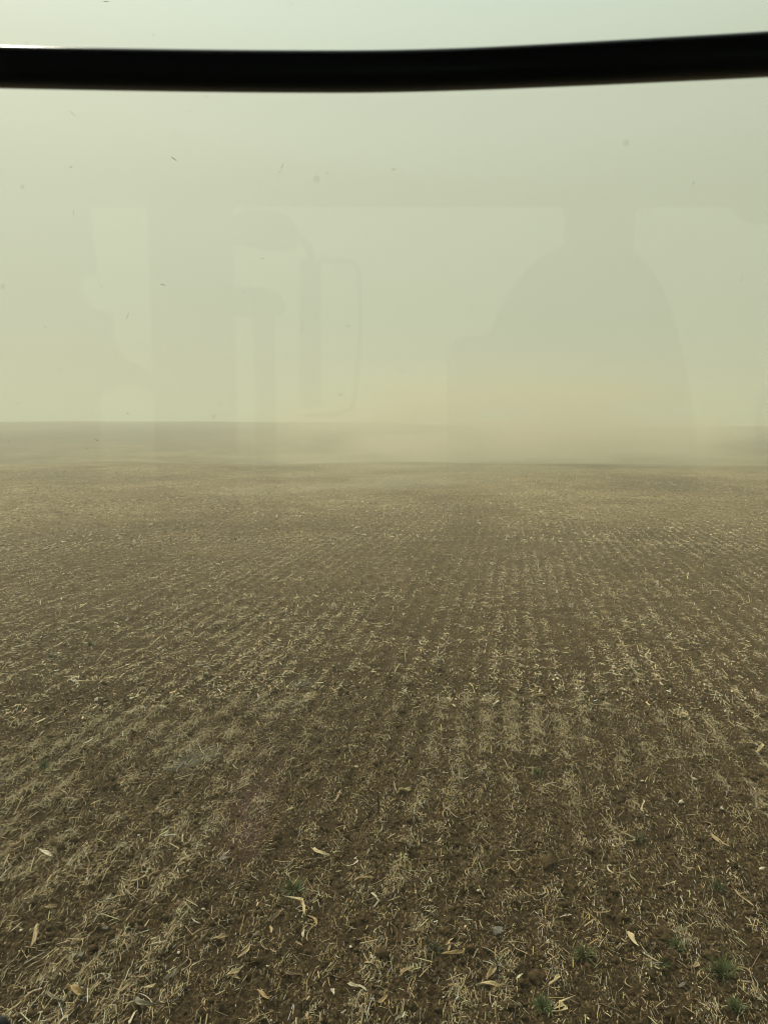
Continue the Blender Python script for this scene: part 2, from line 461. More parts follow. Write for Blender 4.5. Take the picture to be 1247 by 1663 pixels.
# ------------------------------------------------------------------ husks, stalks and stones that stand out
def blade_mesh(name, L, W, curl=.2, arch=.1, twist=.5, fray=0, bendy=0.0, n=16, tip=.25, seed=0):
    """a torn strip of leaf: uneven edges, ragged or pointed ends, folded along its rib, buckled along its length"""
    rd = random.Random(seed * 17 + 3)
    bm = bmesh.new(); rows = []; cols = 7
    f1, f2, f3 = [rd.uniform(0, 6.28) for _ in range(3)]
    full = rd.uniform(.55, .8)
    el = [rd.uniform(.0, .10) * L for _ in range(cols)]; er = [rd.uniform(.0, .14) * L for _ in range(cols)]
    for i in range(n + 1):
        t = i / n
        e0 = min(1, .45 + t / .18 * .55); e1 = min(1, tip * .6 + (1 - t) / .42 * (1 - tip * .6))
        w = W * full * 1.25 * e0 * e1
        wl = w * (1 + .22 * math.sin(t * 9 + f1) + rd.uniform(-.10, .10)); wr = w * (1 + .22 * math.sin(t * 7 + f2) + rd.uniform(-.10, .10))
        cx = (t - .5) * L; cyy = bendy * L * ((t - .5) ** 2 * 4 - .5) * .5 + .035 * L * math.sin(t * 6 + f3)
        cz = arch * L * (1 - (2 * t - 1) ** 2) + .10 * W * math.sin(t * 11 + f1) + .004
        a = twist * (t - .5) * 2 + .25 * math.sin(t * 5 + f2)
        rw = []
        for k in range(cols):
            s = (k / (cols - 1) - .5)
            yy = s * (wl if s < 0 else wr); zz = curl * w * (abs(s) * 2) ** 1.3 * .7
            y2 = yy * math.cos(a) - zz * math.sin(a); z2 = yy * math.sin(a) + zz * math.cos(a)
            x2 = cx
            if i <= 2: x2 += el[k] * (1 - i / 3)
            if i >= n - 2: x2 -= er[k] * (1 - (n - i) / 3)
            rw.append(bm.verts.new((x2, cyy + y2, cz + z2 + abs(math.sin(a)) * w * .45)))
        rows.append(rw)
    for i in range(n):
        for k in range(cols - 1):
            if fray and t_frayed(rd, i, n): continue
            bm.faces.new((rows[i][k], rows[i + 1][k], rows[i + 1][k + 1], rows[i][k + 1]))
    bmesh.ops.recalc_face_normals(bm, faces=bm.faces)
    bmesh.ops.solidify(bm, geom=bm.faces[:], thickness=.0011)
    me = bpy.data.meshes.new(name); bm.to_mesh(me); bm.free()
    me.polygons.foreach_set('use_smooth', [True] * len(me.polygons))
    return me

def t_frayed(rd, i, n):
    return (i < 3 or i > n - 3) and rd.random() < .3

def stalk_mesh(name, L, r, bend=.08, seed=0, split=True):
    rd = random.Random(seed); bm = bmesh.new(); S = 7; n = 8; rings = []
    for i in range(n + 1):
        t = i / n
        rr = r * (1 - .25 * t) * (1.18 if i == n // 2 else 1.0)
        ring = []
        for k in range(S):
            a = 2 * math.pi * k / S
            jag = rd.uniform(-1, 1) * r * 1.3 if (split and i in (0, n)) else 0
            ring.append(bm.verts.new(((t - .5) * L + jag, bend * L * (t - .5) ** 2 * 4 + rr * math.cos(a), r + rr * math.sin(a) * .85)))
        rings.append(ring)
    for i in range(n):
        for k in range(S):
            bm.faces.new((rings[i][k], rings[i][(k + 1) % S], rings[i + 1][(k + 1) % S], rings[i + 1][k]))
    bm.faces.new(rings[0][::-1]); bm.faces.new(rings[-1])
    me = bpy.data.meshes.new(name); bm.to_mesh(me); bm.free()
    me.polygons.foreach_set('use_smooth', [True] * len(me.polygons))
    return me

def lump_mesh(name, r, flat=.6, seed=0, sub=3, rough=.35):
    bm = bmesh.new(); bmesh.ops.create_icosphere(bm, subdivisions=sub, radius=1)
    off = Vector((seed * 3.1, seed * 1.7, seed * .9))
    sx_, sy_ = 1 + .25 * math.sin(seed * 5), 1 - .2 * math.sin(seed * 3)
    for v in bm.verts:
        k = 1 + rough * mnoise.noise(v.co * 1.1 + off) + rough * .7 * abs(mnoise.noise(v.co * 2.4 + off)) * 2 - rough * .5 + rough * .45 * mnoise.noise(v.co * 5.5 + off)
        v.co = Vector((v.co.x * sx_, v.co.y * sy_, v.co.z * flat)) * (k * r)
    me = bpy.data.meshes.new(name); bm.to_mesh(me); bm.free()
    me.polygons.foreach_set('use_smooth', [True] * len(me.polygons))
    return me

def ground_frame(px, py, lpx, ang):
    """where a piece lies, its real length and its heading, from its place in the picture (angle anticlockwise from right)"""
    a = R(ang); c = on_ground(px, py)
    p0 = on_ground(px - math.cos(a) * lpx / 2, py + math.sin(a) * lpx / 2)
    p1 = on_ground(px + math.cos(a) * lpx / 2, py - math.sin(a) * lpx / 2)
    dv = p1 - p0
    return c, math.hypot(dv.x, dv.y), math.atan2(dv.y, dv.x), (c - EYE).length

def seat_piece(o, c, up=.004):
    o.location = (c.x, c.y, h1(c.x, c.y) + up)

G_HUSK = 'dry husks and leaf blades lying on the field'
# px, py, length px, image angle, width px, tone, shape(curl, arch, twist, bend, fray), label
HUSKS = [
 (72,1387,32,-32,10,'white',(.5,.05,.6,.0,0),'thick white husk blade beside a forked straw at the left of the field'),
 (80,1479,34,15,11,'tan',(.7,.16,1.2,.5,1),'crumpled tan leaf above the long upright blade at the left'),
 (57,1519,46,74,7,'tan',(.4,.03,.5,.1,0),'long slim tan blade running away from the viewer at the left'),
 (72,1572,36,32,9,'brown',(.6,.06,.9,.2,1),'brown frayed leaf beside a bright sheaf of straw at the left edge'),
 (122,1616,40,-8,15,'gold',(.9,.14,.8,.2,0),'golden orange curled leaf near the bottom left corner'),
 (90,1622,34,-25,9,'grey',(.6,.25,.5,.9,0),'grey leaf arched like a bow left of the golden orange leaf'),
 (68,1647,24,28,6,'white',(.5,.03,.2,.2,0),'small white blade in the bottom left corner'),
 (105,1656,26,60,7,'white',(.5,.03,.2,.1,0),'white pointed blade at the very bottom left of the picture'),
 (357,1527,36,24,11,'tan',(.6,.10,.5,.2,1),'frayed tan husk alone on bare soil right of the left third'),
 (398,1550,30,42,8,'tan',(.4,.04,.3,.1,0),'smooth pale tan blade between the frayed husk and the crossed husks'),
 (377,1583,38,28,10,'cream',(.7,.12,1.3,.4,1),'yellowish crossed husk lying on a bundle of straws'),
 (381,1592,32,-30,7,'tan',(.5,.08,.4,.1,0),'tan strip crossing under the yellowish husk'),
 (426,1618,32,-30,9,'gold',(.6,.08,.5,.2,0),'orange brown leaf near the bottom between the left third and the centre'),
 (215,1655,26,72,6,'white',(.4,.02,.2,.0,0),'white splinter pointing up at the bottom edge left of centre'),
 (228,1588,38,-2,4,'tan',(.3,.03,.2,.1,0),'thin straight tan strip lying level in the lower left'),
 (277,1589,26,50,12,'grey',(.8,.15,.6,.3,1),'dull grey leaf scrap in the lower left'),
 (234,1633,42,-22,14,'grey',(.8,.16,1.0,.6,1),'large dull grey curled leaf near the bottom left'),
 (245,1607,24,24,7,'cream',(.5,.05,.3,.2,0),'small cream blade above the large grey curled leaf'),
 (519,1384,32,-8,10,'cream',(.6,.08,.7,.2,0),'cream husk lying level left of the centre above the grass tuft'),
 (513,1403,34,12,7,'brown',(.5,.12,.3,.5,0),'thin bent brown strip just below the cream level husk'),
 (574,1402,22,44,4,'white',(.3,.03,.1,.7,0),'pale bow shaped splinter right of the bent brown strip'),
 (592,1431,36,8,12,'gold',(.6,.09,.5,.1,1),'golden husk with one frayed end near the middle of the field'),
 (609,1459,26,-54,8,'white',(.7,.02,.1,.05,0),'short stout white stem piece beneath the golden frayed husk'),
 (493,1476,28,-80,9,'cream',(.7,.10,.5,.2,0),'cream upper half of the S shaped husk right of the brown leaf'),
 (507,1497,30,-48,9,'gold',(.6,.06,.5,-.2,0),'golden lower strip continuing the S shaped husk'),
 (443,1492,40,24,10,'brown',(.6,.10,.4,.4,0),'olive brown leaf bent like a bow left of the S shaped husk'),
 (439,1512,24,80,6,'tan',(.4,.02,.1,.1,0),'short upright tan strip under the olive brown leaf'),
 (493,1521,15,80,8,'white',(.5,.02,.1,.0,0),'small square ended white chip under the S shaped husk'),
 (484,1534,26,-50,5,'tan',(.4,.03,.1,.1,0),'slim tan strip below the square ended white chip'),
 (579,1529,18,24,7,'brown',(.5,.08,.4,.2,0),'small reddish brown chip left of the dark half buried stone'),
 (581,1605,36,-18,8,'white',(.7,.04,.1,.1,0),'clean white husk blade near the bottom centre'),
 (663,1577,30,26,8,'tan',(.5,.08,.3,.2,0),'tan husk on a clump of straw near the bottom centre'),
 (618,1627,36,24,9,'gold',(.5,.06,.2,.2,0),'straight golden husk beside a clump of straw at the bottom centre'),
 (479,1587,40,0,10,'brown',(.7,.10,.4,.0,0),'brown rolled husk lying level left of the clean white blade'),
 (548,1590,30,-10,8,'brown',(.8,.14,1.2,.5,0),'brown curled leaf just above the clean white blade'),
 (541,1617,18,-82,8,'white',(.5,.04,.1,.2,0),'stubby pale husk standing out on dark soil below the brown curled leaf'),
 (559,1645,18,24,5,'white',(.5,.04,.1,.2,0),'small pale chip at the bottom edge centre'),
 (739,1551,42,20,10,'gold',(.7,.20,.6,.6,0),'brown gold leaf arched clear of the soil right of the centre'),
 (729,1537,20,82,6,'tan',(.4,.02,.1,.0,0),'short tan stub just above the arched leaf'),
 (799,1581,32,64,14,'tan',(.8,.10,.4,.1,0),'pointed tan husk tip above the long level husk'),
 (799,1603,46,4,12,'cream',(.8,.09,.6,.1,0),'long cream husk with a brown underside right of the bottom centre'),
 (840,1595,30,58,8,'white',(.4,.03,.2,.1,0),'whitish grey blade right of the long cream husk'),
 (604,1564,24,14,6,'cream',(.5,.10,.3,.5,0),'small arched cream strip below the dark half buried stone'),
 (649,1654,24,52,7,'grey',(.4,.05,.3,.2,0),'grey blade at the bottom edge right of the golden husk'),
 (694,1485,16,-4,5,'cream',(.5,.04,.1,.1,0),'tiny cream chip above the arched leaf on open soil'),
 (1014,1364,24,30,6,'cream',(.5,.10,.4,1.6,0),'hooked pale strip beside the dull tuft on the right'),
 (1167,1367,42,-32,8,'tan',(.5,.06,.3,.2,0),'long tan leaf sloping down at the right side'),
 (992,1414,24,-48,4,'white',(.4,.04,.1,.4,0),'pale curved splinter on the right half of the field'),
 (979,1483,32,4,5,'gold',(.4,.05,.2,.2,0),'thin golden strip lying level above the bright cream leaf'),
 (917,1489,18,10,4,'white',(.4,.04,.1,.2,0),'little white splinter left of the thin golden strip'),
 (1025,1528,36,-52,14,'cream',(.5,.08,.5,.25,0),'broad bright cream leaf, the brightest piece on the right'),
 (902,1592,22,42,11,'cream',(.7,.08,.4,.2,0),'folded cream husk below the left grass tuft on the right'),
 (910,1640,22,55,7,'cream',(.5,.08,.4,1.0,0),'hooked cream strip beside the lowest grass tuft'),
 (1130,1570,16,60,10,'tan',(.5,.06,.4,.2,0),'tan chip left of the large grass tuft'),
 (1207,1462,44,-42,5,'tan',(.4,.02,.1,.1,0),'long straight tan strip near the right edge'),
 (1110,1603,22,30,10,'grey',(.6,.1,.4,.2,0),'grey folded leaf scrap below the large grass tuft'),
 (548,1297,32,60,8,'tan',(.5,.06,.4,.2,0),'tan husk pointing away from the viewer left of the dark stub'),
 (658,1287,26,8,12,'cream',(.9,.14,1.0,.3,1),'crumpled cream husk right of the dark stub'),
 (471,1310,18,60,6,'cream',(.5,.05,.3,.3,0),'small cream husk curl left of the tan husk in mid field'),
 (804,1143,18,48,7,'white',(.5,.05,.3,.2,0),'pointed white husk in the middle distance on the drill rows'),
 (736,1149,10,0,7,'cream',(.7,.1,.4,.2,0),'small cream scrap left of the pointed white husk'),
 (877,1132,20,0,8,'cream',(.8,.12,.4,.1,0),'level tan husk in the middle distance right of the pointed white one'),
 (701,1128,14,6,5,'tan',(.5,.05,.3,.2,0),'faint tan scrap in the middle distance left of the rows'),
 (684,1046,11,-80,4,'white',(.5,.05,.3,.2,0),'pale sliver in the middle distance above the faint tan scrap'),
 (1233,1215,18,82,8,'cream',(.6,.05,.3,.2,0),'cream husk tip at the right edge in the middle distance'),
 (1062,1206,16,8,6,'tan',(.6,.05,.3,.2,0),'tan scrap left of the reddish upright stalk'),
 (1043,1311,18,84,5,'cream',(.5,.02,.1,.1,0),'narrow cream blade pointing away on the right half'),
 (123,1103,18,78,4,'white',(.4,.04,.1,-.7,0),'thin pale bow shaped strip far left in the middle distance'),
 (132,1135,22,4,8,'brown',(.6,.1,.3,.3,0),'dark brown leaf in the middle distance at the left'),
 (243,1202,22,-24,8,'brown',(.6,.06,.3,.2,0),'orange brown leaf in the middle distance at the left'),
]
for i, (px, py, lp, ang, wp, tone, sh, lab) in enumerate(HUSKS):
    c, L, hd, dist = ground_frame(px, py, lp, ang)
    L = min(L, .30)
    W = max(wp * dist / F * .62, .008)
    me = blade_mesh('husk', L, W, sh[0], sh[1] * .65, sh[2], sh[4], sh[3], tip=.3 if i % 3 else .6, seed=i)
    o = link('husk', me, M_husk[tone], rot=(R(random.uniform(-6, 6)), R(random.uniform(-4, 4)), hd))
    seat_piece(o, c, .003)
    tag(o, lab, 'husk', G_HUSK)

# stalks standing out of the soil
for px, py, hp, tone, lean, lab in (
    (615,1305,30,'dark',-.12,'dark brown stub standing upright in the soil near the middle'),
    (1105,1187,30,'rust',.1,'reddish brown stalk standing upright on the right'),
    (1229,1340,26,'rust',.2,'orange brown stub standing at the right edge'),
    (231,1165,16,'tan',.05,'thin pale stalk carrying a cream tuft at the left')):
    c = on_ground(px, py + hp / 2); dist = (c - EYE).length
    L = hp * dist / F / math.cos(R(26)) + .02
    me = stalk_mesh('stubble_stalk', L, .007 if tone != 'tan' else .003, .03, seed=px)
    o = link('stubble_stalk', me, M_husk[tone], rot=(0, R(-90) + lean, R(80)))
    o.location = (c.x, c.y, h1(c.x, c.y) + L * .45)
    tag(o, lab, 'stalk')

# stones and big clods
STONES = [
 (362,1395,17,11,'grey_stone','smooth grey oval stone in the left third of the field'),
 (809,1514,21,18,'grey_stone','angular grey stone, the largest, right of the centre near the bottom'),
 (616,1547,20,17,'soil_clod','dark half buried stone ringed with straw near the bottom centre'),
 (723,1512,16,10,'soil_clod','dark flat lump above the arched leaf'),
 (172,1509,9,6,'grey_stone','tiny grey stone in the lower left'),
 (132,1554,10,7,'grey_stone','small grey stone right of the brown frayed leaf'),
 (872,1590,30,20,'soil_clod','big dark lump left of the folded cream husk'),
 (1082,1519,26,16,'soil_clod','broad brown clod above the small grass tuft on the right'),
 (892,1402,26,14,'soil_clod','broad low brown clod on the right half'),
 (1155,1552,22,13,'soil_clod','brown clod just above the large grass tuft'),
 (671,1245,14,10,'soil_clod','dark brown clod left of centre in mid field'),
 (652,1158,11,9,'soil_clod','rounded clod in the middle distance near the centre'),
 (594,1197,10,7,'soil_clod','small dark clod in the middle distance'),
 (786,1256,13,10,'soil_clod','dark clod right of the centre in mid field'),
 (624,1287,12,9,'soil_clod','greyish clod right above the dark stub'),
 (1220,1211,14,9,'soil_clod','dark clod beside the cream husk tip at the right edge'),
 (1020,1276,16,11,'soil_clod','round dark clod on the right in mid field'),
 (854,1200,11,7,'soil_clod','small round clod on the right in the middle distance'),
 (778,1440,24,18,'soil_clod','brown crumbly clod right of the centre'),
 (725,1500,20,12,'soil_clod','brown crumbly clod behind the dark flat lump'),
]
for i, (px, py, wp, hp, kind, lab) in enumerate(STONES):
    c = on_ground(px, py); dist = (c - EYE).length
    r = wp / 2 * dist / F
    me = lump_mesh(kind if kind == 'soil_clod' else 'stone', r, .62, i + 1, 2 if kind == 'grey_stone' else 3, .75 if kind == 'grey_stone' else .5)
    if kind == 'grey_stone': me.polygons.foreach_set('use_smooth', [False] * len(me.polygons))
    o = link('soil_clod' if kind == 'soil_clod' else 'stone', me, M_stone if kind == 'grey_stone' else M_clod, rot=(0, 0, i * 1.3))
    seat_piece(o, c, r * .05)
    tag(o, lab, 'clod' if kind == 'soil_clod' else 'stone')

# white chips and cob bits
CHIPS = [(17,1078,9),(97,1062,5),(231,1154,8),(293,1231,6),(3,1236,7),(579,1247,10),(1105,1305,13),(1127,1269,8),(1171,1316,9),
         (1042,1271,6),(955,1246,5),(248,1465,9),(305,1417,9),(234,1410,8),(889,1532,9),(1236,1413,9),(569,1540,9),(435,1580,8),
         (776,1450,9),(402,905,5),(157,1139,9),(165,1134,6),(340,1370,6),(226,1360,8),(440,1660,7),(512,1348,6),(1185,1420,6),
         (330,1475,7),(290,1550,8),(240,1555,5),(568,1626,5),(720,1625,6),(960,1128,5),(1050,1325,6),(1070,960,5),(35,1513,8)]
G_CHIP = 'white chips of cob and stem scattered over the field'
chip_me = [lump_mesh('residue_chip', .5, .55, 40 + k, 2, .7) for k in range(6)]
for i, (px, py, s) in enumerate(CHIPS):
    c = on_ground(px, py); dist = (c - EYE).length; r = s * .8 * dist / F
    me = chip_me[i % 6]
    o = link('residue_chip', me, M_husk['white'], rot=(0, random.uniform(-.4, .4), i * 2.1))
    o.scale = (r, r * .7, r * .8)
    seat_piece(o, c, r * .15 + .004)
    tag(o, 'small whitish chip of crop residue lying on the brown soil', 'chip', G_CHIP)

# grass tufts
def tuft_mesh(name, rad, hh, n, seed, wmul=1.0):
    rd = random.Random(seed); bm = bmesh.new()
    for _ in range(n):
        a = rd.uniform(0, 2 * math.pi); q = rad * .35 * math.sqrt(rd.random())
        bx, by = q * math.cos(a), q * math.sin(a)
        a2 = a + rd.gauss(0, .6); lean = rd.uniform(.35, 1.25); L = hh * rd.uniform(.5, 1.1)
        w = .0032 * wmul * rd.uniform(.7, 1.3); prev = None
        for k in range(5):
            t = k / 4
            hx = L * math.sin(lean * (.35 + .65 * t)) * t; hz = L * math.cos(lean * (.3 + .9 * t)) * t
            p = Vector((bx + hx * math.cos(a2), by + hx * math.sin(a2), hz - .004))
            s = Vector((-math.sin(a2), math.cos(a2), 0)) * (w * (1 - t * .92))
            cur = (bm.verts.new(p - s), bm.verts.new(p + s))
            if prev: bm.faces.new((prev[0], prev[1], cur[1], cur[0]))
            prev = cur
    me = bpy.data.meshes.new(name); bm.to_mesh(me); bm.free()
    return me
TUFTS = [
 (1172,1583,52,1,'large dark green grass tuft at the lower right'),
 (949,1556,42,0,'spreading green grass tuft left of the bright cream leaf'),
 (882,1637,34,1,'dark green grass tuft at the bottom right of centre'),
 (1099,1538,28,0,'small green grass tuft right of the bright cream leaf'),
 (476,1449,40,1,'green grass tuft above the S shaped husk'),
 (1037,1366,28,2,'dull grey green tuft on the right beside the hooked strip'),
 (147,1048,13,1,'tiny dark green tuft far left in the middle distance'),
 (72,1248,24,1,'dark green tuft at the left edge in mid field'),
 (872,1256,16,1,'small dark green tuft right of centre in mid field'),
 (83,1068,14,2,'faint dull tuft at the left in the middle distance'),
 (705,1545,30,2,'thin olive tuft among straw above the arched leaf'),
 (1165,1445,30,2,'sparse olive tuft near the right side'),
 (1195,1640,30,0,'low dark tuft in the bottom right corner'),
 (808,1570,24,2,'olive tuft behind the pointed tan husk'),
 (1075,1572,24,0,'thin green tuft between the two larger tufts on the right'),
]
for i, (px, py, wp, k, lab) in enumerate(TUFTS):
    c = on_ground(px, py); dist = (c - EYE).length; rad = wp / 2 * dist / F
    me = tuft_mesh('grass_tuft', rad, rad * 1.25, 90 if k == 1 else (70 if k == 0 else 40), 70 + i, max(1, dist / 6))
    o = link('grass_tuft', me, M_grass2 if k == 2 else M_grass)
    seat_piece(o, c, 0)
    tag(o, lab, 'grass tuft')

# straw stalks and small clods, one by one, nearest part of the field
G_STALK = 'long dry straw stalks lying on the soil near the viewer'
tones = [M_husk[k] for k in ('tan', 'cream', 'white', 'tan', 'grey', 'brown', 'tan', 'gold')]
sm = []
for k in range(16):
    me = stalk_mesh('straw_stalk', 1.0, .018, random.uniform(-.16, .16), 200 + k, False)
    me.materials.append(tones[k % 8]); sm.append(me)
sxs, sys_ = scatter(290, 3.9, 7.2, R(31), .8)
for i in range(290):
    x, y = float(sxs[i]), float(sys_[i]); L = min(.16, .085 * math.exp(random.gauss(0, .35)))
    yaw = (math.pi / 2 - ROW + random.gauss(0, .55)) if random.random() < .6 else random.uniform(0, math.pi)
    o = bpy.data.objects.new('straw_stalk', sm[i % 16]); C.objects.link(o)
    thick = random.uniform(1.3, 2.4) * .1
    o.scale = (L, thick, thick)
    up = random.uniform(.1, .5) if random.random() < .12 else random.uniform(-.05, .08)
    o.rotation_euler = (0, -up, yaw)
    z = max(h1(x + math.cos(yaw) * L * t, y + math.sin(yaw) * L * t) for t in (-.4, 0, .4))
    o.location = (x, y, z + .001 + abs(math.sin(up)) * L * .45)
    tag(o, 'long dry straw stalk lying loose on the dark soil', 'straw stalk', G_STALK)

G_CLOD = 'small crumbly soil clods in the foreground'
cm = [lump_mesh('soil_clod', .5, .7, 90 + k, 2, .55) for k in range(10)]
for i in range(240):
    a = random.uniform(-R(31), R(31)); r = 3.9 + 5 * random.random() ** 1.3
    x, y = r * math.sin(a), r * math.cos(a)
    o = bpy.data.objects.new('soil_clod', cm[i % 10]); C.objects.link(o)
    if not cm[i % 10].materials: cm[i % 10].materials.append(M_clod)
    s = min(.075, .026 * math.exp(random.gauss(0, .42)))
    o.scale = (s, s * random.uniform(.7, 1), s * random.uniform(.6, .95)); o.rotation_euler = (0, 0, random.uniform(0, 6.28))
    o.location = (x, y, h1(x, y) + s * .12)
    tag(o, 'small crumbly brown clod of earth lying on the soil', 'clod', G_CLOD)

# ------------------------------------------------------------------ chaff blown through the air
M_fleck = mat('dark_chaff', (.07, .06, .04), .9, .1)
G_FLECK = 'dark flecks of chaff blown through the air'
FLECKS = [(173,3,8,5),(282,258,9,-35),(335,157,4,-60),(640,275,6,25),(1126,297,5,85),(118,184,12,-42),(265,463,7,-15),(116,271,5,30),
 (208,513,11,65),(74,531,5,-50),(427,420,5,0),(397,475,4,0),(424,512,3,20),(348,677,6,50),(357,657,5,30),(553,641,4,0),(385,641,3,0),
 (807,699,5,88),(762,737,4,0),(985,665,4,-20),(30,656,5,25),(157,715,7,-35),(143,728,4,10),(565,530,6,-12),(653,603,4,80),(490,533,4,40),
 (15,717,4,-40),(871,641,3,0),(752,186,3,0),(960,268,4,40),(250,57,4,60),(309,182,4,-50),(474,7,5,20),(459,270,6,70),(455,279,4,30),
 (532,281,4,-50),(423,298,4,30),(549,346,4,0),(120,345,4,90),(166,465,4,40),(287,542,3,0),(341,542,3,20),(286,598,3,60),(553,641,4,30),
 (227,558,3,0),(99,600,4,50),(208,672,4,10),(586,159,3,60),(290,215,4,50),(887,479,3,0),(1144,616,3,0),(1204,455,5,40),(650,506,3,0)]
fm = [stalk_mesh('chaff_fleck', 1.0, .14, .1 + .05 * k, 300 + k) for k in range(4)]
for m_ in fm: m_.materials.append(M_fleck)
big = {0: 'dark chaff fleck in the air above the black rail', 1: 'stout slanting chaff fleck in the air below the black rail on the left',
       8: 'long thin upright chaff sliver in the air on the left', 5: 'thin faint chaff sliver just below the black rail at the left'}
for i, (px, py, s, ang) in enumerate(FLECKS):
    dd = 3.2 + (i * 37 % 17) / 17 * 3.0
    o = bpy.data.objects.new('chaff_fleck', fm[i % 4]); C.objects.link(o)
    o.location = at_y(px, py, dd)
    L = s * .85 * dd / F; k = .6 if s < 5 else .5
    if s > 9: k = .18
    o.scale = (L, L * k, L * k); o.rotation_euler = (0, -R(ang), 0)
    if i in big: tag(o, big[i], 'chaff', G_FLECK)
    else: tag(o, 'tiny dark chaff fleck blown through the dusty air', 'chaff', G_FLECK)

# ------------------------------------------------------------------ the cab we look out of
M_black = mat('gloss_black_paint', (.0012, .0016, .0035), .26, .22)
M_trim = mat('matte_black_trim', (.012, .012, .013), .7, .3, noise_scale=60, noise_amt=.3, bump=.2)
M_fab = mat('dark_seat_fabric', (.030, .027, .024), .9, .2, noise_scale=90, noise_amt=.3, bump=.3)
M_tyre = mat('tyre_rubber', (.02, .02, .02), .85, .2)
M_mirror = mat('mirror_back', (.03, .03, .03), .5, .4)

M_glass = bpy.data.materials.new('cab_glass'); M_glass.use_nodes = True
n = M_glass.node_tree; n.nodes.clear(); L_ = n.links
og = n.nodes.new('ShaderNodeOutputMaterial'); mg = n.nodes.new('ShaderNodeMixShader')
tg = n.nodes.new('ShaderNodeBsdfTransparent'); tg.inputs[0].default_value = (.988, .985, .962, 1)
gg = n.nodes.new('ShaderNodeBsdfGlossy'); gg.inputs['Roughness'].default_value = 0.022
gg.inputs['Color'].default_value = (.95, 1, .95, 1)
lw = n.nodes.new('ShaderNodeLayerWeight'); lw.inputs[0].default_value = .5
pw = n.nodes.new('ShaderNodeMath'); pw.operation = 'POWER'; pw.inputs[1].default_value = 5.0
L_.new(lw.outputs['Facing'], pw.inputs[0])
ma = n.nodes.new('ShaderNodeMath'); ma.operation = 'MULTIPLY_ADD'; ma.inputs[1].default_value = .9; ma.inputs[2].default_value = .025
L_.new(pw.outputs[0], ma.inputs[0]); L_.new(ma.outputs[0], mg.inputs[0])
L_.new(tg.outputs[0], mg.inputs[1]); L_.new(gg.outputs[0], mg.inputs[2]); L_.new(mg.outputs[0], og.inputs['Surface'])

def box(bm, x0, x1, y0, y1, z0, z1):
    r = bmesh.ops.create_cube(bm, size=1)
    for v in r['verts']:
        v.co = Vector(((x0 + x1) / 2 + v.co.x * (x1 - x0), (y0 + y1) / 2 + v.co.y * (y1 - y0), (z0 + z1) / 2 + v.co.z * (z1 - z0)))

def box_obj(name, dims, m, parent, bevel=.008):
    bm = bmesh.new(); box(bm, *dims)
    if bevel: bmesh.ops.bevel(bm, geom=bm.edges[:], offset=bevel, segments=2, affect='EDGES')
    return from_bm(name, bm, m, parent, smooth=False)

def prism(name, pts, y0, y1, m, parent, bevel=.006):
    bm = bmesh.new()
    a = [bm.verts.new((x, y0, z)) for x, z in pts]
    f = bm.faces.new(a)
    r = bmesh.ops.extrude_face_region(bm, geom=[f])
    for v in r['geom']:
        if isinstance(v, bmesh.types.BMVert): v.co.y = y1
    bmesh.ops.recalc_face_normals(bm, faces=bm.faces)
    if bevel: bmesh.ops.bevel(bm, geom=bm.edges[:], offset=bevel, segments=2, affect='EDGES')
    return from_bm(name, bm, m, parent, smooth=False)

GY = .75                                       # the pane
M_black.node_tree.nodes['Principled BSDF'].inputs['Specular Tint'].default_value = (.45, .68, 1, 1)
cab = bpy.data.objects.new('tractor_cab', None); C.objects.link(cab)
tag(cab, 'tractor cab we look out of, with a tinted window pane and curved black rail', 'tractor')
XW, ZF, ZR = 1.12, 1.55, 3.80
pane = box_obj('window_pane', (-XW + .05, XW - .05, GY, GY + .005, 2.14, 3.52), M_glass, cab, 0)
for s in (-1, 1):
    box_obj('front_pillar', (s * XW - .05, s * XW + .05, GY - .05, GY + .06, ZF + .05, ZR - .05), M_trim, cab)
    box_obj('side_panel', (s * XW - .03, s * XW + .03, -.68, GY - .052, ZF + .05, 2.3), M_trim, cab)
    box_obj('side_header', (s * XW - .03, s * XW + .03, -.68, GY - .052, 3.62, ZR - .05), M_trim, cab)
box_obj('header', (-XW + .052, XW - .052, GY - .04, GY + .05, 3.523, ZR - .05), M_trim, cab)
box_obj('front_panel', (-XW + .052, XW - .052, GY - .04, GY + .05, ZF + .05, 2.138), M_trim, cab)
box_obj('roof', (-XW - .06, XW + .06, -.78, GY + .12, ZR - .048, ZR + .06), M_trim, cab, .02)
box_obj('cab_floor', (-XW - .03, XW + .03, -.78, GY + .08, ZF - .05, ZF + .048), M_trim, cab)
# rear wall: what the pane mirrors
RD = 2 * GY + .70
def refl(px, py, d):                           # place of a thing d behind the viewer, seen in the pane
    p = at_y(px, py, 2 * GY + d); return p.x, p.z
def refl_box(name, x0, x1, y0, y1, d, th, m, bevel=.004):
    a = refl(x0, y1, d); b = refl(x1, y0, d)
    return box_obj(name, (a[0], b[0], -d - th, -d, a[1], b[1]), m, cab, bevel)
zt = refl(600, 326, .70)[1]; zb = refl(600, 880, .70)[1]
wx = [refl(q, 700, .70)[0] for q in (130, 250, 380, 915, 1020)]
box_obj('rear_header', (-XW, XW, -.76, -.70, zt, ZR - .05), M_trim, cab, .003)
box_obj('rear_panel', (-XW, XW, -.76, -.70, ZF + .05, zb), M_trim, cab, .003)
for a, b in ((-XW, wx[0]), (wx[1], wx[2]), (wx[3], wx[4]), (XW + .0, XW + .04)):
    box_obj('rear_post', (a, b, -.757, -.703, zb + .002, zt - .002), M_trim, cab, .003)
for a, b in ((wx[0], wx[1]), (wx[2], wx[3]), (wx[4], XW)):
    box_obj('rear_pane', (a + .001, b - .001, -.733, -.729, zb + .003, zt - .003), M_glass, cab, 0)
